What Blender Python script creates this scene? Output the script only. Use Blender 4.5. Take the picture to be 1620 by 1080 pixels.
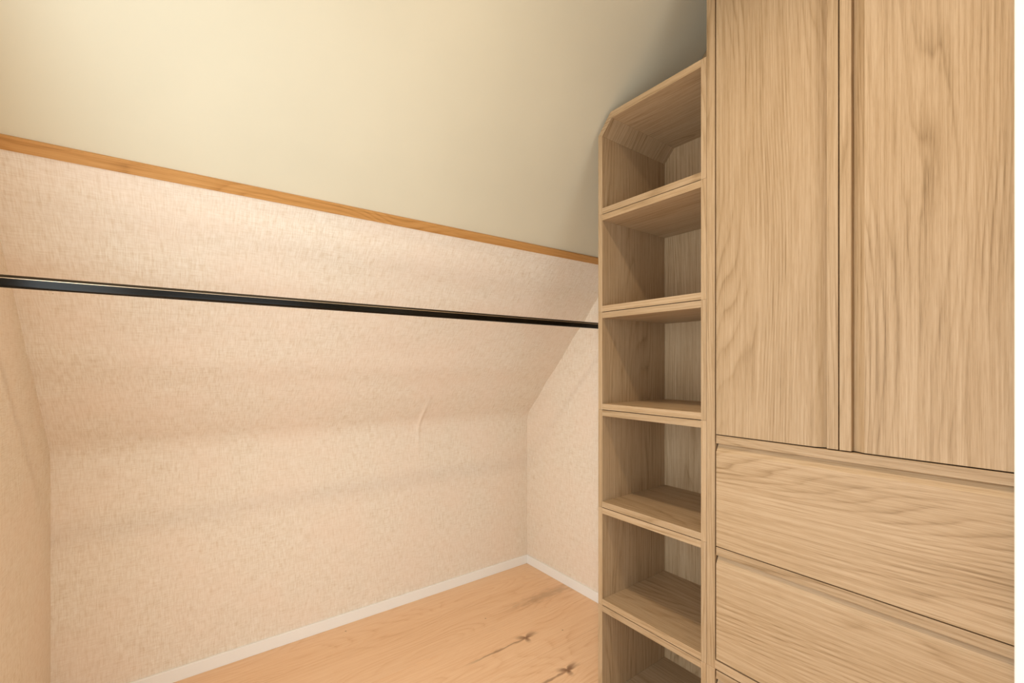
import bpy, math, random
from mathutils import Vector, noise as mnoise

# ------------------------------------------------------------------ start
for o in list(bpy.data.objects):
    bpy.data.objects.remove(o, do_unlink=True)
scene = bpy.context.scene
COL = scene.collection
random.seed(4)

# ------------------------------------------------------------------ camera
cam_d = bpy.data.cameras.new('camera')
cam = bpy.data.objects.new('camera', cam_d)
COL.objects.link(cam)
scene.camera = cam
cam.location = (0, 0, 1.3)
cam.rotation_euler = (math.pi / 2, 0, math.atan2(0.8010, 0.5987))
cam_d.sensor_fit = 'HORIZONTAL'
cam_d.sensor_width = 36
cam_d.lens = 712.46 / 1620 * 36
cam_d.shift_y = 36.7 / 1620
cam_d.clip_start = 0.02

# ------------------------------------------------------------------ light
world = bpy.data.worlds.new('world')
scene.world = world
world.use_nodes = True
wb = world.node_tree.nodes['Background']
wb.inputs[0].default_value = (0.88, 0.95, 1.0, 1)
wb.inputs[1].default_value = 1.6

def area(name, loc, aim, size, power, color, sy=None, shape='DISK', spread=None):
    l = bpy.data.lights.new(name, 'AREA')
    l.shape = shape
    l.size = size
    if sy:
        l.size_y = sy
    l.energy = power
    l.color = color
    if spread:
        l.spread = math.radians(spread)
    o = bpy.data.objects.new(name, l)
    o.location = loc
    o.rotation_euler = (Vector(aim) - Vector(loc)).to_track_quat('-Z', 'Y').to_euler()
    COL.objects.link(o)
    return o

WARM = (1.0, 0.83, 0.62)
area('ceiling_lamp_light', (-0.41, 0.46, 2.728), (-0.41, 0.46, 0), 0.14, 12.5, WARM, spread=142)
area('ceiling_lamp_light', (0.75, 0.45, 2.728), (0.75, 0.45, 0), 0.17, 2.0, WARM, spread=125)
area('doorway_daylight', (-0.62, -0.40, 1.0), (-1.45, 1.6, 1.0), 0.95, 22, (0.83, 0.95, 1.0), sy=1.95, shape='RECTANGLE')
area('added_side_fill', (1.55, 0.42, 1.15), (-2.0, 0.42, 1.0), 0.95, 6, (0.86, 0.95, 1.0), sy=1.5, shape='RECTANGLE')  # fill added from the right to brighten the cube interiors, no known window

scene.view_settings.view_transform = 'Standard'
scene.view_settings.look = 'None'
scene.view_settings.exposure = -0.16
scene.view_settings.gamma = 1
scene.view_settings.use_curve_mapping = False

# ------------------------------------------------------------------ node helpers
def srgb(r, g, b):
    f = lambda c: (c / 255 / 12.92) if c / 255 <= 0.04045 else ((c / 255 + 0.055) / 1.055) ** 2.4
    return (f(r), f(g), f(b), 1)

class N:
    """small node-graph writer"""
    def __init__(self, name):
        self.m = bpy.data.materials.new(name)
        self.m.use_nodes = True
        self.t = self.m.node_tree
        self.b = self.t.nodes['Principled BSDF']
    def node(self, kind, **kw):
        n = self.t.nodes.new(kind)
        for k, v in kw.items():
            setattr(n, k, v)
        return n
    def link(self, a, b):
        self.t.links.new(a, b)
    def put(self, sock, v):
        if hasattr(v, 'is_output'):
            self.link(v, sock)
        else:
            sock.default_value = v
    def math(self, op, a, b=0.0, c=0.0, clamp=False):
        n = self.node('ShaderNodeMath', operation=op, use_clamp=clamp)
        self.put(n.inputs[0], a); self.put(n.inputs[1], b); self.put(n.inputs[2], c)
        return n.outputs[0]
    def comb(self, x, y, z=0.0):
        n = self.node('ShaderNodeCombineXYZ')
        self.put(n.inputs[0], x); self.put(n.inputs[1], y); self.put(n.inputs[2], z)
        return n.outputs[0]
    def noise(self, vec, scale=1.0, detail=2.0, rough=0.5, dist=0.0):
        n = self.node('ShaderNodeTexNoise')
        self.link(vec, n.inputs['Vector'])
        n.inputs['Scale'].default_value = scale
        n.inputs['Detail'].default_value = detail
        n.inputs['Roughness'].default_value = rough
        n.inputs['Distortion'].default_value = dist
        return n.outputs[0]
    def ramp(self, fac, stops, interp='LINEAR'):
        n = self.node('ShaderNodeValToRGB')
        n.color_ramp.interpolation = interp
        e = n.color_ramp.elements
        while len(e) < len(stops):
            e.new(0.5)
        for i, (p, c) in enumerate(stops):
            e[i].position = p
            e[i].color = c if not isinstance(c, (int, float)) else (c, c, c, 1)
        self.link(fac, n.inputs[0])
        return n.outputs[0]
    def smooth(self, v, a, b, lo=0.0, hi=1.0):
        n = self.node('ShaderNodeMapRange', interpolation_type='SMOOTHSTEP')
        self.put(n.inputs[0], v)
        n.inputs[1].default_value = a; n.inputs[2].default_value = b
        n.inputs[3].default_value = lo; n.inputs[4].default_value = hi
        return n.outputs[0]
    def mix(self, fac, a, b, mode='MIX'):
        n = self.node('ShaderNodeMix', data_type='RGBA', blend_type=mode)
        self.put(n.inputs[0], fac); self.put(n.inputs[6], a); self.put(n.inputs[7], b)
        return n.outputs[2]
    def uv(self, jitter=True):
        tc = self.node('ShaderNodeTexCoord')
        s = self.node('ShaderNodeSeparateXYZ')
        self.link(tc.outputs['UV'], s.inputs[0])
        if not jitter:
            return s.outputs[0], s.outputs[1], None
        oi = self.node('ShaderNodeObjectInfo')
        r = oi.outputs['Random']
        return (self.math('MULTIPLY_ADD', r, 37.0, s.outputs[0]),
                self.math('MULTIPLY_ADD', r, 91.0, s.outputs[1]), r)
    def bump(self, h, strength, dist=0.001):
        n = self.node('ShaderNodeBump')
        n.inputs['Strength'].default_value = strength
        n.inputs['Distance'].default_value = dist
        self.link(h, n.inputs['Height'])
        self.link(n.outputs[0], self.b.inputs['Normal'])

def oak(name, light, mid, dark, rough=0.5, freq=52.0, warp=31.0, knots=None, contrast=1.0, along=0.5):
    g = N(name)
    u, v, r = g.uv()
    big = g.noise(g.comb(g.math('MULTIPLY', u, along), g.math('MULTIPLY', v, 4.2)), 1.0, 1.5, 0.4)
    t = g.math('MULTIPLY_ADD', big, warp, g.math('MULTIPLY', v, freq))
    wob = g.noise(g.comb(g.math('MULTIPLY', u, 5), g.math('MULTIPLY', v, 30)), 1.0, 2.0)
    t = g.math('MULTIPLY_ADD', wob, 0.8, t)
    fr = g.math('FRACT', t)
    band = g.ramp(fr, [(0.0, 0.25), (0.10, 1.0), (0.22, 0.62), (0.45, 0.16), (0.8, 0.02), (1.0, 0.25)])
    fade = g.smooth(g.noise(g.comb(g.math('MULTIPLY', u, 1.6), g.math('MULTIPLY', v, 12)), 1.0, 2.0), 0.35, 0.65, 0.15, 1.0)
    band = g.math('MULTIPLY', band, fade)
    streak = g.noise(g.comb(g.math('MULTIPLY', u, 2.2), g.math('MULTIPLY', v, 130)), 1.0, 3.0, 0.62)
    fine = g.noise(g.comb(g.math('MULTIPLY', u, 7.0), g.math('MULTIPLY', v, 430)), 1.0, 2.0, 0.6)
    pore = g.noise(g.comb(g.math('MULTIPLY', u, 26.0), g.math('MULTIPLY', v, 900)), 1.0, 2.0, 0.6)
    pore = g.smooth(pore, 0.44, 0.66)
    wide = g.noise(g.comb(g.math('MULTIPLY', u, 0.6), g.math('MULTIPLY', v, 13)), 1.0, 1.0)
    f = g.math('MULTIPLY', band, 0.36 * contrast)
    f = g.math('MULTIPLY_ADD', g.smooth(streak, 0.34, 0.68), 0.26 * contrast, f)
    f = g.math('MULTIPLY_ADD', g.smooth(fine, 0.36, 0.66), 0.22 * contrast, f)
    f = g.math('MULTIPLY_ADD', pore, 0.14 * contrast, f)
    f = g.math('MULTIPLY_ADD', g.math('SUBTRACT', wide, 0.5), 0.34 * contrast, f)
    colr = g.ramp(f, [(0.0, light), (0.42, mid), (0.95, dark)])
    # each board has its own slight tone
    tone = g.math('MULTIPLY_ADD', r, 0.10, 0.95)
    hs = g.node('ShaderNodeHueSaturation')
    g.put(hs.inputs['Value'], tone)
    g.link(colr, hs.inputs['Color'])
    colr = hs.outputs[0]
    if knots:
        geo = g.node('ShaderNodeNewGeometry')
        s = g.node('ShaderNodeSeparateXYZ')
        g.link(geo.outputs['Position'], s.inputs[0])
        nz = g.noise(g.comb(g.math('MULTIPLY', s.outputs[0], 60), g.math('MULTIPLY', s.outputs[1], 16)), 1.0, 3.0)
        nz = g.math('SUBTRACT', nz, 0.5)
        total = None
        for (kx, ky, kind) in knots:
            dx = g.math('SUBTRACT', s.outputs[0], kx)
            dy = g.math('SUBTRACT', s.outputs[1], ky)
            if kind == 'knot':
                ang = g.math('ARCTAN2', dy, dx)
                star = g.math('MULTIPLY_ADD', g.math('COSINE', g.math('MULTIPLY_ADD', ang, 3.0, 0.6)), 0.35, 0.65)
                d = g.math('SQRT', g.math('ADD', g.math('POWER', g.math('ABSOLUTE', dx), 2.0), g.math('POWER', g.math('MULTIPLY', g.math('ABSOLUTE', dy), 0.6), 2.0)))
                d = g.math('DIVIDE', d, star)
                d = g.math('MULTIPLY_ADD', nz, 0.03, d)
                k = g.smooth(d, 0.004, 0.050, 0.85, 0.0)
                # crack running along the grain from the knot
                cx = g.math('ABSOLUTE', g.math('MULTIPLY_ADD', nz, 0.020, dx))
                line = g.smooth(cx, 0.0, 0.009, 0.62, 0.0)
                win = g.math('MULTIPLY', g.smooth(dy, -0.36, -0.20), g.smooth(dy, 0.02, 0.09, 1.0, 0.0))
                k = g.math('MAXIMUM', k, g.math('MULTIPLY', line, win))
            elif kind == 'speck':
                d = g.math('SQRT', g.math('ADD', g.math('MULTIPLY', dx, dx), g.math('MULTIPLY', dy, dy)))
                k = g.smooth(d, 0.001, 0.006, 0.7, 0.0)
            else:
                d = g.math('SQRT', g.math('ADD', g.math('POWER', g.math('MULTIPLY', g.math('ABSOLUTE', dx), 9.0), 2.0), g.math('POWER', g.math('MULTIPLY', g.math('ABSOLUTE', dy), 1.6), 2.0)))
                d = g.math('MULTIPLY_ADD', nz, 0.7, d)
                k = g.smooth(d, 0.0, 0.55, 0.36, 0.0)
            total = k if total is None else g.math('MAXIMUM', total, k)
        colr = g.mix(total, colr, srgb(112, 70, 38))
    g.link(colr, g.b.inputs['Base Color'])
    g.b.inputs['Roughness'].default_value = rough
    g.b.inputs['Specular IOR Level'].default_value = 0.35
    g.bump(g.math('MULTIPLY', f, -1.0), 0.25, 0.0006)
    return g.m

def linen(name, base, thread, pink):
    g = N(name)
    u, v, _ = g.uv(False)
    drift = g.noise(g.comb(g.math('MULTIPLY', u, 9), g.math('MULTIPLY', v, 9)), 1.0, 2.0)
    uu = g.math('MULTIPLY_ADD', drift, 0.010, u)
    vv = g.math('MULTIPLY_ADD', drift, 0.010, v)
    warpn = g.noise(g.comb(g.math('MULTIPLY', uu, 300), g.math('MULTIPLY', vv, 22)), 1.0, 3.0, 0.65)
    weft = g.noise(g.comb(g.math('MULTIPLY', uu, 26), g.math('MULTIPLY', vv, 330)), 1.0, 3.0, 0.65)
    slub = g.noise(g.comb(g.math('MULTIPLY', u, 95), g.math('MULTIPLY', v, 20)), 1.0, 2.0, 0.6)
    slub2 = g.noise(g.comb(g.math('MULTIPLY', u, 16), g.math('MULTIPLY', v, 80)), 1.0, 2.0, 0.6)
    cloud = g.noise(g.comb(u, v), 3.2, 3.0, 0.5)
    f = g.math('MULTIPLY', g.smooth(warpn, 0.36, 0.72), 0.46)
    f = g.math('MULTIPLY_ADD', g.smooth(weft, 0.38, 0.74), 0.40, f)
    f = g.math('MULTIPLY_ADD', g.smooth(slub, 0.42, 0.78), 0.26, f)
    f = g.math('MULTIPLY_ADD', g.smooth(slub2, 0.45, 0.80), 0.20, f)
    c = g.mix(f, base, thread)
    c = g.mix(g.smooth(cloud, 0.35, 0.68, 0.0, 0.35), c, pink)
    # the odd dark speck caught in the weave
    vor = g.node('ShaderNodeTexVoronoi')
    g.link(g.comb(u, v), vor.inputs['Vector'])
    vor.inputs['Scale'].default_value = 5.5
    sp = g.smooth(vor.outputs['Distance'], 0.006, 0.014, 0.45, 0.0)
    c = g.mix(sp, c, srgb(120, 84, 50))
    g.link(c, g.b.inputs['Base Color'])
    g.b.inputs['Roughness'].default_value = 0.85
    g.b.inputs['Specular IOR Level'].default_value = 0.15
    g.bump(f, 0.35, 0.0008)
    return g.m

def paint(name, c, rough=0.6, spec=0.3, grain=0.02):
    g = N(name)
    tc = g.node('ShaderNodeTexCoord')
    n = g.noise(tc.outputs['Object'], 2.5, 3.0)
    dark = tuple(x * (1 - grain * 2) for x in c[:3]) + (1,)
    g.link(g.mix(g.smooth(n, 0.3, 0.7), c, dark), g.b.inputs['Base Color'])
    g.b.inputs['Roughness'].default_value = rough
    g.b.inputs['Specular IOR Level'].default_value = spec
    n2 = g.noise(tc.outputs['Object'], 180, 2.0)
    g.bump(n2, 0.06, 0.0006)
    return g.m

M_OAK = oak('oak_veneer', srgb(189, 162, 130), srgb(169, 140, 105), srgb(122, 94, 59))
M_TRIM = oak('honey_oak_trim', srgb(202, 152, 92), srgb(184, 132, 72), srgb(138, 94, 46), freq=50, warp=14, along=2.2)
KX, KY = -1.678, 1.339
M_FLOOR = oak('laminate_oak', srgb(240, 204, 166), srgb(228, 185, 144), srgb(186, 134, 90), rough=0.42, freq=26, warp=22,
              contrast=0.75, along=1.1,
              knots=[(KX, KY, 'knot'), (KX + 0.284, KY, 'knot'), (-1.925, 1.68, 'smudge'), (-1.93, 1.273, 'speck'),
                     (-2.247, 0.666, 'speck'), (-1.62, 1.52, 'speck')])
M_PAPER = linen('linen_wallpaper', srgb(247, 237, 223), srgb(219, 198, 171), srgb(244, 221, 202))
M_CREAM = paint('cream_paint', srgb(217, 208, 184))
M_WHITE = paint('white_paint', srgb(248, 246, 242), 0.4, 0.4, 0.0)
M_BLACK = paint('black_lacquer', srgb(14, 11, 6), 0.2, 0.26, 0.0)
M_STEEL = paint('screw_steel', srgb(120, 118, 112), 0.3, 0.6, 0.0)
M_LAMP = N('lamp_glass')
M_LAMP.b.inputs['Emission Color'].default_value = (1, 0.82, 0.6, 1)
M_LAMP.b.inputs['Emission Strength'].default_value = 3.0
M_LAMP = M_LAMP.m

# ------------------------------------------------------------------ mesh helpers
class MB:
    def __init__(self):
        self.v = []; self.f = []; self.uv = []
    def quad(self, pts, uvs):
        i = len(self.v)
        self.v += [tuple(p) for p in pts]
        self.f.append(tuple(range(i, i + len(pts))))
        self.uv += list(uvs)
    def prism(self, poly, axis, lo, hi, grain):
        """poly: 2-D outline in the two axes that are not `axis`, run from lo to hi; grain: 0,1,2 = x,y,z"""
        o = [a for a in (0, 1, 2) if a != axis]
        def P(p, t):
            r = [0, 0, 0]; r[o[0]] = p[0]; r[o[1]] = p[1]; r[axis] = t
            return tuple(r)
        base = len(self.v)
        n = len(poly)
        self.v += [P(p, lo) for p in poly] + [P(p, hi) for p in poly]
        # caps
        g = grain if grain in o else o[1]
        gi = o.index(g)
        capuv = [(p[gi], p[1 - gi]) for p in poly]
        self.f.append(tuple(base + i for i in range(n))); self.uv += capuv
        self.f.append(tuple(base + n + i for i in reversed(range(n)))); self.uv += [(a, b + 3.3) for a, b in reversed(capuv)]
        acc = 0.0
        for i in range(n):
            j = (i + 1) % n
            L = math.hypot(poly[j][0] - poly[i][0], poly[j][1] - poly[i][1])
            self.f.append((base + i, base + n + i, base + n + j, base + j))
            if grain == axis:
                self.uv += [(lo, acc), (hi, acc), (hi, acc + L), (lo, acc + L)]
            else:
                self.uv += [(acc, lo), (acc, hi), (acc + L, hi), (acc + L, lo)]
            acc += L
    def box(self, x0, x1, y0, y1, z0, z1, grain):
        b = [x0, x1, y0, y1, z0, z1]
        V = [(x0, y0, z0), (x1, y0, z0), (x1, y1, z0), (x0, y1, z0), (x0, y0, z1), (x1, y0, z1), (x1, y1, z1), (x0, y1, z1)]
        i = len(self.v); self.v += V
        for q, ax in (((0, 3, 2, 1), 2), ((4, 5, 6, 7), 2), ((0, 1, 5, 4), 1), ((2, 3, 7, 6), 1), ((1, 2, 6, 5), 0), ((3, 0, 4, 7), 0)):
            oth = [a for a in (0, 1, 2) if a != ax]
            g = grain if grain in oth else oth[0]
            h = [a for a in oth if a != g][0]
            self.f.append(tuple(i + k for k in q))
            off = V[q[0]][ax] * 1.7
            self.uv += [(V[k][g], V[k][h] + off) for k in q]
    def build(self, name, mat, parent=None, bevel=0.0, smooth=False, seg=2):
        me = bpy.data.meshes.new(name)
        me.from_pydata(self.v, [], self.f)
        l = me.uv_layers.new(name='UVMap')
        for k, (a, b) in enumerate(self.uv):
            l.data[k].uv = (a, b)
        me.materials.append(mat)
        import bmesh
        bm = bmesh.new(); bm.from_mesh(me)
        bmesh.ops.recalc_face_normals(bm, faces=bm.faces[:])
        bm.to_mesh(me); bm.free()
        if smooth:
            for p in me.polygons:
                p.use_smooth = True
        o = bpy.data.objects.new(name, me)
        COL.objects.link(o)
        if parent:
            o.parent = parent
        if bevel:
            b = o.modifiers.new('bevel', 'BEVEL')
            b.width = bevel; b.segments = seg; b.limit_method = 'ANGLE'; b.angle_limit = math.radians(25)
            b.harden_normals = False
        return o

def empty(name, label, cat, loc=(0, 0, 0), group=None):
    o = bpy.data.objects.new(name, None)
    o.empty_display_size = 0.1
    COL.objects.link(o)
    o.location = loc
    o['label'] = label; o['category'] = cat
    if group:
        o['group'] = group
    return o

def part(mb, name, mat, parent, bevel=0.0, **k):
    """child whose vertices were written in world space"""
    o = mb.build(name, mat, parent, bevel, **k)
    root = parent
    off = Vector((0, 0, 0))
    while root:
        off += root.location
        root = root.parent
    for v in o.data.vertices:
        v.co -= off
    return o

def structure(mb, name, mat, bevel=0.0, parent=None, **k):
    o = mb.build(name, mat, parent, bevel, **k)
    if not parent:
        o['kind'] = 'structure'
    return o

# ------------------------------------------------------------------ room dimensions (metres)
XA = -2.3157        # left (knee) wall
YB = 1.8555         # back wall
YC = -0.3635        # wall beside the camera
XR = 1.60           # far right wall, with the added opening
ZC = 2.75           # flat ceiling
M = 1.112           # slope of the roof
ZK = 0.975          # kink between knee wall and slope
YF = 1.313          # front of all the joinery
def roof_z(x): return ZK + M * (x - XA)
TL = math.hypot(1, M); DX, DZ = 1 / TL, M / TL     # up the slope
NX, NZ = DZ, -DX                                    # out of the slope into the room

# floor slab and planks
mb = MB(); mb.box(XA - 0.1, XR + 0.1, YC - 0.1, YB + 0.1, -0.12, -0.012, 1)
floor = structure(mb, 'floor', M_FLOOR)
PW = 0.284; x = -2.388; row = 0
while x < XR:
    offs = [0.55, 0.02, 0.62, 0.95, 0.3][row % 5]
    y = YC - 1.4 + offs
    LEN = 2.5 if row < 5 else 1.38
    if row < 5:
        y = YC - 0.02
    while y < YB:
        y0, y1 = max(y, YC), min(y + LEN, YB)
        x0, x1 = max(x, XA), min(x + PW, XR)
        if y1 - y0 > 0.02 and x1 - x0 > 0.02:
            mb = MB(); mb.box(x0 + .0002, x1 - .0002, y0 + .0002, y1 - .0002, -0.012, 0.0, 1)
            mb.build('plank', M_FLOOR, floor, 0.0005, seg=1)
        y += LEN
    x += PW; row += 1

# left wall: papered knee wall running into the papered slope, as one sheet
TRIM_X = -1.5635
def wall_profile():
    R = 0.13
    pts = []
    ang = math.atan2(DX, DZ)          # turn from vertical to slope
    tl = R * math.tan(ang / 2)
    z1 = ZK - tl
    n = 14
    for i in range(n + 1):
        pts.append((XA, z1 * i / n, 0))
    for i in range(1, 9):
        a = ang * i / 8
        pts.append((XA + R * (1 - math.cos(a)), z1 + R * math.sin(a), 0))
    ex, ez = pts[-1][0], pts[-1][1]
    Ls = (TRIM_X + 0.02 - ex) / DX
    for i in range(1, 61):
        pts.append((ex + DX * Ls * i / 60, ez + DZ * Ls * i / 60, Ls * i / 60))
    return pts
prof = wall_profile()
NYW = 480
me_v, me_f, uvs = [], [], []
ss = [0.0]
for i in range(1, len(prof)):
    ss.append(ss[-1] + math.hypot(prof[i][0] - prof[i - 1][0], prof[i][1] - prof[i - 1][1]))
CY = 1.080      # a bubbled seam of the paper near the kink
for j in range(NYW + 1):
    y = YC + (YB - YC) * j / NYW
    for i, (px, pz, sl) in enumerate(prof):
        env = min(1, sl / 0.12)
        d = env * (0.0022 * math.sin(sl * 19 + 0.9 * math.sin(y * 1.7)) + 0.0016 * math.sin(sl * 33 + y * 1.1 + 1.0))
        d += env * 0.003 * mnoise.noise(Vector((y * 2.1, sl * 5, 3.1)))
        zc = pz
        w = math.exp(-((zc - 0.99) / 0.10) ** 2)
        c = CY + 0.05 * max(0, zc - 0.97)
        d += 0.006 * w * math.exp(-((y - c) / 0.011) ** 2)
        k = min(1, max(0, (pz - ZK + 0.02) / 0.04))
        nx, nz = (1 * (1 - k) + NX * k), NZ * k
        me_v.append((px + nx * d, y, pz + nz * d))
n = len(prof)
mb = MB(); mb.v = me_v
for j in range(NYW):
    for i in range(n - 1):
        a = j * n + i
        mb.f.append((a, a + 1, a + n + 1, a + n))
        y0 = YC + (YB - YC) * j / NYW; y1 = YC + (YB - YC) * (j + 1) / NYW
        mb.uv += [(y0, ss[i]), (y0, ss[i + 1]), (y1, ss[i + 1]), (y1, ss[i])]
structure(mb, 'wall_left', M_PAPER, smooth=True)

# back wall
mb = MB(); mb.box(XA - 0.1, XR, YB, YB + 0.1, -0.1, ZC + 0.05, 2)
for k in range(len(mb.uv)):
    mb.uv[k] = (mb.uv[k][1] + 7.0, mb.uv[k][0])
structure(mb, 'wall_back', M_PAPER)
# wall beside the camera (its corner shows at the left edge of the picture), with the doorway the daylight comes through
D0, D1, DH = -1.12, -0.12, 2.05
mb = MB()
mb.box(XA - 0.1, D0, YC - 0.1, YC, -0.1, ZC + 0.05, 2)
mb.box(D1, XR, YC - 0.1, YC, -0.1, ZC + 0.05, 2)
mb.box(D0, D1, YC - 0.1, YC, DH, ZC + 0.05, 2)
for k in range(len(mb.uv)):
    mb.uv[k] = (mb.uv[k][1] + 17.0, mb.uv[k][0])
structure(mb, 'wall_front', M_PAPER)
# right wall with an unseen opening added for the side fill light (behind the camera's shoulder, out of the picture)
W0, W1, WB, WT = -0.08, 0.92, 0.35, 1.95
mb = MB()
mb.box(XR, XR + 0.1, YC, W0, 0, ZC, 2)
mb.box(XR, XR + 0.1, W1, YB, 0, ZC, 2)
mb.box(XR, XR + 0.1, W0, W1, 0, WB, 2)
mb.box(XR, XR + 0.1, W0, W1, WT, ZC, 2)
structure(mb, 'wall_right', M_CREAM)
# white pier that closes the cupboard run
mb = MB(); mb.box(-0.066, XR, 1.306, YB, 0, ZC, 2)
structure(mb, 'wall_pier', M_CREAM)
# ceilings: the painted slope above the oak trim, then flat
mb = MB()
xs, xt = TRIM_X + 0.0, XA + (ZC - ZK) / M
pl = [(xs, roof_z(xs)), (xt, ZC), (XR, ZC), (XR, ZC + 0.06), (xt - 0.02, ZC + 0.06), (xs - 0.04, roof_z(xs) + 0.05)]
mb.prism(pl, 1, YC, YB, 0)
structure(mb, 'ceiling', M_CREAM)

# baseboards
def base(name, a, b):
    mb = MB(); mb.box(*a, 0.0, 0.054, b)
    return structure(mb, name, M_WHITE, 0.002)
base('baseboard_left', (XA, XA + 0.012, YC, YB), 1)
base('baseboard_back', (XA + 0.012, -0.07, YB - 0.012, YB), 0)
base('baseboard_front', (XA + 0.012, D0, YC, YC + 0.012), 0)

# oak lath between wallpaper and painted slope
mb = MB()
p0 = (-1.5655, roof_z(-1.5655))
def on(s, h): return (p0[0] + DX * s + NX * h, p0[1] + DZ * s + NZ * h)
mb.prism([on(0, -0.004), on(0, 0.009), on(0.034, 0.009), on(0.034, -0.004)], 1, YC, YB, 1)
structure(mb, 'trim_1', M_TRIM, 0.0012)
# white casing at the right edge
mb = MB(); mb.box(-0.1135, 0.02, 1.268, 1.3055, 0, 2.70, 2)
structure(mb, 'trim_2', M_WHITE, 0.003)

# ------------------------------------------------------------------ open cube shelves, stacked six high
SX0, SX1 = -1.1985, -0.7545
TS, TB = 0.020, 0.0235
YBK = 1.715
GAPZ = 0.0013
def cube(z0, z1, label, top=False):
    t = empty('shelf_cube', label, 'shelf', ((SX0 + SX1) / 2, (YF + YBK) / 2, z0), 'open oak cubes stacked beside the wardrobe')
    O1, O2 = (SX0, 2.184), (-1.138, z1)
    I1, I2 = (SX0 + TS, 2.1764), (-1.1325, z1 - TB)
    zt = z1 - 0.0002
    mb = MB()
    if top:
        mb.prism([(SX0, z0), (SX0 + TS, z0), I1, O1], 1, YF, YBK, 2)
    else:
        mb.box(SX0, SX0 + TS, YF, YBK, z0, zt, 2)
    part(mb, 'side_panel', M_OAK, t, 0.0009)
    mb = MB(); mb.box(SX1 - TS + 0.002, SX1, YF, YBK, z0, zt, 2)
    part(mb, 'side_panel', M_OAK, t, 0.0009)
    mb = MB(); mb.box(SX0 + TS, SX1 - TS + 0.002, YF + 0.0004, YBK, z0 + GAPZ, z0 + TB, 0)
    part(mb, 'bottom_panel', M_OAK, t, 0.0006)
    mb = MB()
    if top:
        mb.prism([I2, O2, (SX1 - TS + 0.002, z1), (SX1 - TS + 0.002, z1 - TB)], 1, YF + 0.0004, YBK, 0)
    else:
        mb.box(SX0 + TS, SX1 - TS + 0.002, YF + 0.0004, YBK, z1 - TB, z1 - GAPZ, 0)
    part(mb, 'top_panel', M_OAK, t, 0.0006)
    if top:
        mb = MB(); mb.prism([O1, O2, I2, I1], 1, YF + 0.0002, YBK, 0)
        o = part(mb, 'slanted_panel', M_OAK, t, 0.0006)
        o['label'] = 'slanted corner panel'
    mb = MB()
    if top:
        mb.prism([(SX0, z0), (SX1, z0), (SX1, z1), O2, O1], 1, YBK, YBK + 0.008, 2)
    else:
        mb.box(SX0, SX1, YBK, YBK + 0.008, z0, zt, 2)
    part(mb, 'back_panel', M_OAK, t)
    return t
ZJ = [0.0, 0.377, 0.752, 1.127, 1.502, 1.877, 2.252]
CL = ['bottom open oak cube of the shelf tower, standing on the floor',
      'fifth open oak cube from the top, resting on the bottom cube beside the lower drawers',
      'fourth open oak cube from the top, beside the uppermost drawer',
      'third open oak cube from the top, just below eye level beside the narrow door',
      'second open oak cube from the top, right under the slanted one',
      'topmost open oak cube of the tower with its upper left corner cut slanting']
for i in range(6):
    cube(ZJ[i], ZJ[i + 1], CL[i], i == 5)

# ------------------------------------------------------------------ wardrobe: doors above two drawers
CX0, CX1 = -0.7537, -0.0690
CT = 0.0265
YCB = 1.845
ZTOP = 2.69
ZL = 0.3775          # joint with the lower drawer unit
GR = 0.026; GD = 0.015; ST = 0.0245; FT = 0.024      # scoop width, depth, strip width, front thickness

def scoop(a, b, s_at):
    """outline (pos, y) of a front whose scoop lies at the `s_at` end, next to its strip"""
    if s_at == 'hi':
        return [(a, YF), (b - ST - GR, YF), (b - ST, YF + GD), (b - ST, YF + FT), (a, YF + FT)]
    return [(a + ST + GR, YF), (b, YF), (b, YF + FT), (a + ST, YF + FT), (a + ST, YF + GD)]

def door(t, x0, x1, z0, z1, side):
    mb = MB()
    mb.prism(scoop(x0, x1, side), 2, z0, z1, 2)
    d = part(mb, 'door', M_OAK, t, 0.0006)
    mb = MB()
    s0, s1 = (x1 - ST, x1) if side == 'hi' else (x0, x0 + ST)
    mb.box(s0, s1, YF - 0.0003, YF + FT, z0, z1, 2)
    part(mb, 'grip_strip', M_OAK, d, 0.0009)
def drawer(t, x0, x1, z0, z1):
    mb = MB()
    pr = [(y, z) for z, y in scoop(z0, z1, 'hi')]
    mb.prism(pr, 0, x0, x1, 0)
    d = part(mb, 'drawer_front', M_OAK, t, 0.0006)
    mb = MB(); mb.box(x0, x1, YF - 0.0003, YF + FT, z1 - ST, z1, 0)
    part(mb, 'grip_strip', M_OAK, d, 0.0009)

t = empty('wardrobe_cabinet', 'tall oak wardrobe cabinet with two doors above two wide drawers', 'wardrobe', ((CX0 + CX1) / 2, (YF + YCB) / 2, ZL))
for a, b in ((CX0, CX0 + CT), (CX1 - 0.02, CX1)):
    mb = MB(); mb.box(a, b, YF, YCB, ZL, ZTOP, 2); part(mb, 'side_panel', M_OAK, t, 0.0009)
mb = MB(); mb.box(CX0 + CT, CX1 - 0.02, YF + 0.0003, YCB, ZL + 0.0005, 0.4035, 0); part(mb, 'bottom_panel', M_OAK, t, 0.0006)
mb = MB(); mb.box(CX0 + CT, CX1 - 0.02, YF + 0.0003, YCB, ZTOP - 0.022, ZTOP, 0); part(mb, 'top_panel', M_OAK, t, 0.0006)
mb = MB(); mb.box(CX0 + CT, CX1 - 0.02, YF + 0.034, YCB - 0.01, 1.076, 1.098, 0); part(mb, 'shelf_panel', M_OAK, t, 0.0006)
mb = MB(); mb.box(CX0 + CT, CX1 - 0.02, YCB - 0.01, YCB - 0.002, 0.4035, ZTOP - 0.022, 2); part(mb, 'back_panel', M_OAK, t)
DXL = CX0 + CT + 0.004
DXR = CX1 - 0.02 - 0.003
SEAM = -0.4080
door(t, DXL, SEAM - 0.0013, 1.0895, ZTOP - 0.026, 'hi')
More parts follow.
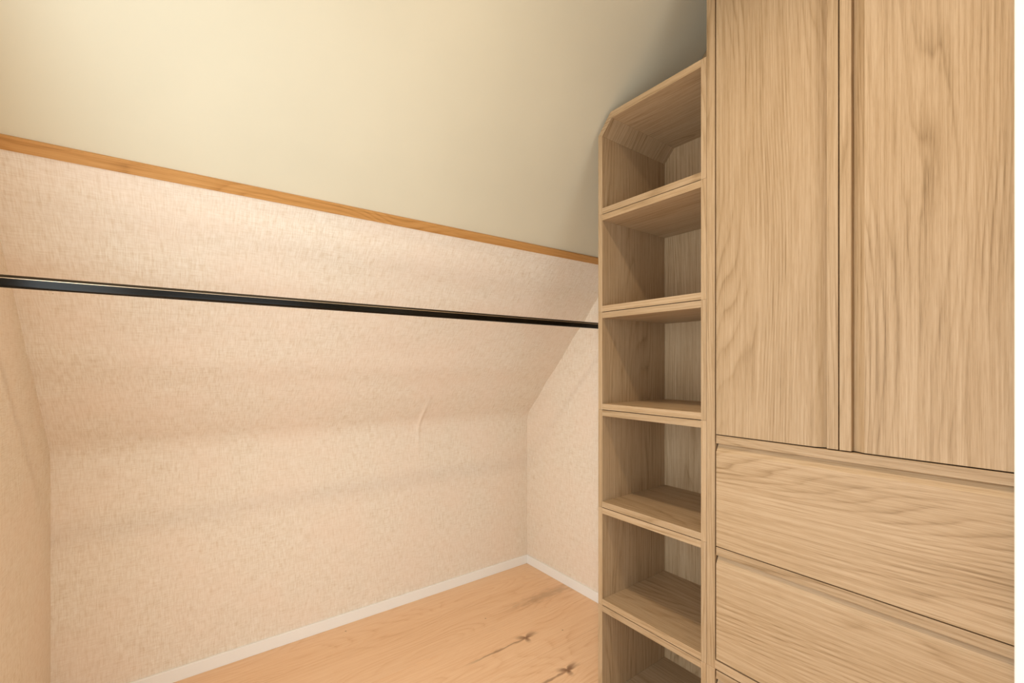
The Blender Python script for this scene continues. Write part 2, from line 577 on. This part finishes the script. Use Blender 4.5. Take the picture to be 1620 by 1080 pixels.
door(t, SEAM + 0.0013, DXR, 1.0895, ZTOP - 0.026, 'lo')
drawer(t, DXL, DXR, 0.7510, 1.0865)
drawer(t, DXL, DXR, 0.4085, 0.7480)

t = empty('drawer_cabinet', 'low oak drawer cabinet at floor level beneath the tall wardrobe', 'cabinet', ((CX0 + CX1) / 2, (YF + YCB) / 2, 0))
for a, b in ((CX0, CX0 + CT), (CX1 - 0.02, CX1)):
    mb = MB(); mb.box(a, b, YF, YCB, 0, ZL - 0.0003, 2); part(mb, 'side_panel', M_OAK, t, 0.0009)
mb = MB(); mb.box(CX0 + CT, CX1 - 0.02, YF + 0.03, YCB, ZL - 0.02, ZL - 0.0003, 0); part(mb, 'top_panel', M_OAK, t)
mb = MB(); mb.box(CX0 + CT, CX1 - 0.02, YF + 0.03, YCB, 0.03, 0.05, 0); part(mb, 'bottom_panel', M_OAK, t)
mb = MB(); mb.box(CX0 + CT, CX1 - 0.02, YF + 0.03, YF + 0.045, 0, 0.03, 0); part(mb, 'plinth', M_OAK, t)
mb = MB(); mb.box(CX0 + CT, CX1 - 0.02, YCB - 0.01, YCB - 0.002, 0.05, ZL - 0.02, 2); part(mb, 'back_panel', M_OAK, t)
drawer(t, DXL, DXR, 0.035, 0.3745)

# scribed board above the shelf tower, cut to the slope
mb = MB()
xa = XA + (2.253 - ZK) / M + 0.004
mb.prism([(xa, 2.253), (-0.7550, 2.253), (-0.7550, roof_z(-0.7550) - 0.004)], 1, 1.630, 1.646, 2)
o = mb.build('filler_board', M_OAK, None, 0.0005)
o['label'] = 'dark oak filler board in the gap between top cube, wardrobe and sloping ceiling'
o['category'] = 'board'

# ------------------------------------------------------------------ wardrobe rail
RX, RZ, RR = -1.552, 1.4950, 0.0148
t = empty('clothes_rail', 'long glossy black clothes rail running along the papered slope', 'rail', (RX, (YC + YB) / 2, RZ))
def cyl(name, r, y0, y1, mat, parent, seg=40, x=RX, z=RZ):
    mb = MB()
    for i in range(seg):
        a0, a1 = 2 * math.pi * i / seg, 2 * math.pi * (i + 1) / seg
        p = [(x + r * math.cos(a), y, z + r * math.sin(a)) for a, y in ((a0, y0), (a1, y0), (a1, y1), (a0, y1))]
        mb.quad(p, [(0, 0)] * 4)
    mb.quad([(x + r * math.cos(2 * math.pi * i / seg), y0, z + r * math.sin(2 * math.pi * i / seg)) for i in range(seg)], [(0, 0)] * seg)
    mb.quad([(x + r * math.cos(2 * math.pi * i / seg), y1, z + r * math.sin(2 * math.pi * i / seg)) for i in range(seg)], [(0, 0)] * seg)
    o = part(mb, name, mat, parent)
    import bmesh
    bm = bmesh.new(); bm.from_mesh(o.data)
    bmesh.ops.remove_doubles(bm, verts=bm.verts[:], dist=1e-6)
    bmesh.ops.recalc_face_normals(bm, faces=bm.faces[:])
    for f in bm.faces:
        f.smooth = len(f.verts) == 4
    bm.to_mesh(o.data); bm.free()
    return o
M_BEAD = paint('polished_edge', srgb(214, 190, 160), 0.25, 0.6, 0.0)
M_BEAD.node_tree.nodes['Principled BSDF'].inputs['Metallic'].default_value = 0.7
M_INLAY = paint('dark_brown_inlay', srgb(48, 36, 18), 0.55, 0.3, 0.0)
def oval(lo, hi, grow=0.0, nseg=48):
    """slice of the 15 x 30 mm oval rail profile between heights lo and hi"""
    hw, hh = 0.0076 + grow, 0.0152
    def wdt(z):
        c = hh - hw
        d = abs(z) - c
        return hw if d <= 0 else math.sqrt(max(0, hw * hw - d * d))
    k = 14
    zs = [lo + (hi - lo) * i / k for i in range(k + 1)]
    if hi >= hh - 1e-6:
        zs = [lo + (hi - lo) * math.sin(math.pi / 2 * i / k) for i in range(k + 1)]
    if lo <= -hh + 1e-6:
        zs = [hi - (hi - lo) * math.sin(math.pi / 2 * i / k) for i in range(k, -1, -1)]
    right = [(RX + wdt(z), RZ + z) for z in zs]
    left = [(RX - wdt(z), RZ + z) for z in reversed(zs)]
    pts = []
    for p in right + left:
        if not pts or math.hypot(p[0] - pts[-1][0], p[1] - pts[-1][1]) > 1e-5:
            pts.append(p)
    if math.hypot(pts[0][0] - pts[-1][0], pts[0][1] - pts[-1][1]) < 1e-5:
        pts.pop()
    return pts
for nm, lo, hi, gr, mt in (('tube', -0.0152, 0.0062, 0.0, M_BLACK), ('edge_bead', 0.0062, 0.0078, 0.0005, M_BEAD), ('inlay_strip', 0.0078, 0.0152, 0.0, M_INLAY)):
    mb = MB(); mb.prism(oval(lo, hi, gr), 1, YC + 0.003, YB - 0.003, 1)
    o = part(mb, nm, mt, t, smooth=True)
    if nm != 'tube':
        o['label'] = 'thin shiny edge line' if nm == 'edge_bead' else 'matt dark brown inlay along the top'
    es = o.modifiers.new('edges', 'EDGE_SPLIT'); es.split_angle = math.radians(35)
for y0, y1 in ((YC, YC + 0.004), (YB - 0.004, YB)):
    fl = cyl('wall_flange', 0.032, y0, y1, M_BLACK, t)
    yc0, yc1 = (y1, y1 + 0.014) if y0 < 0 else (y0 - 0.014, y0)
    cyl('flange_collar', 0.0180, yc0, yc1, M_BLACK, fl)
    for k in range(3):
        a = math.radians(90 + 120 * k)
        ys = (y1, y1 + 0.002) if y0 < 0 else (y0 - 0.002, y0)
        cyl('screw', 0.0032, ys[0], ys[1], M_STEEL, fl, seg=12, x=RX + 0.0252 * math.cos(a), z=RZ + 0.0252 * math.sin(a))

# ------------------------------------------------------------------ ceiling spots (above the frame; they give the light)
for (lx, ly, lab) in ((-0.41, 0.46, 'round recessed ceiling spot nearest the sloping ceiling'), (0.75, 0.45, 'round recessed ceiling spot nearest the doorway')):
    t = empty('ceiling_spot', lab, 'lamp', (lx, ly, ZC))
    mb = MB()
    seg = 36
    for i in range(seg):
        a0, a1 = 2 * math.pi * i / seg, 2 * math.pi * (i + 1) / seg
        def ring(r, z): return [(lx + r * math.cos(a), ly + r * math.sin(a), z) for a in (a0, a1)]
        r1, r2, r3, r4 = ring(0.125, ZC), ring(0.122, ZC - 0.006), ring(0.105, ZC - 0.006), ring(0.102, ZC)
        for A, B in ((r1, r2), (r2, r3), (r3, r4)):
            mb.quad([A[0], A[1], B[1], B[0]], [(0, 0)] * 4)
    part(mb, 'rim', M_WHITE, t)
    mb = MB()
    mb.quad([(lx + 0.103 * math.cos(2 * math.pi * i / seg), ly + 0.103 * math.sin(2 * math.pi * i / seg), ZC - 0.003) for i in range(seg)], [(0, 0)] * seg)
    part(mb, 'diffuser', M_LAMP, t)
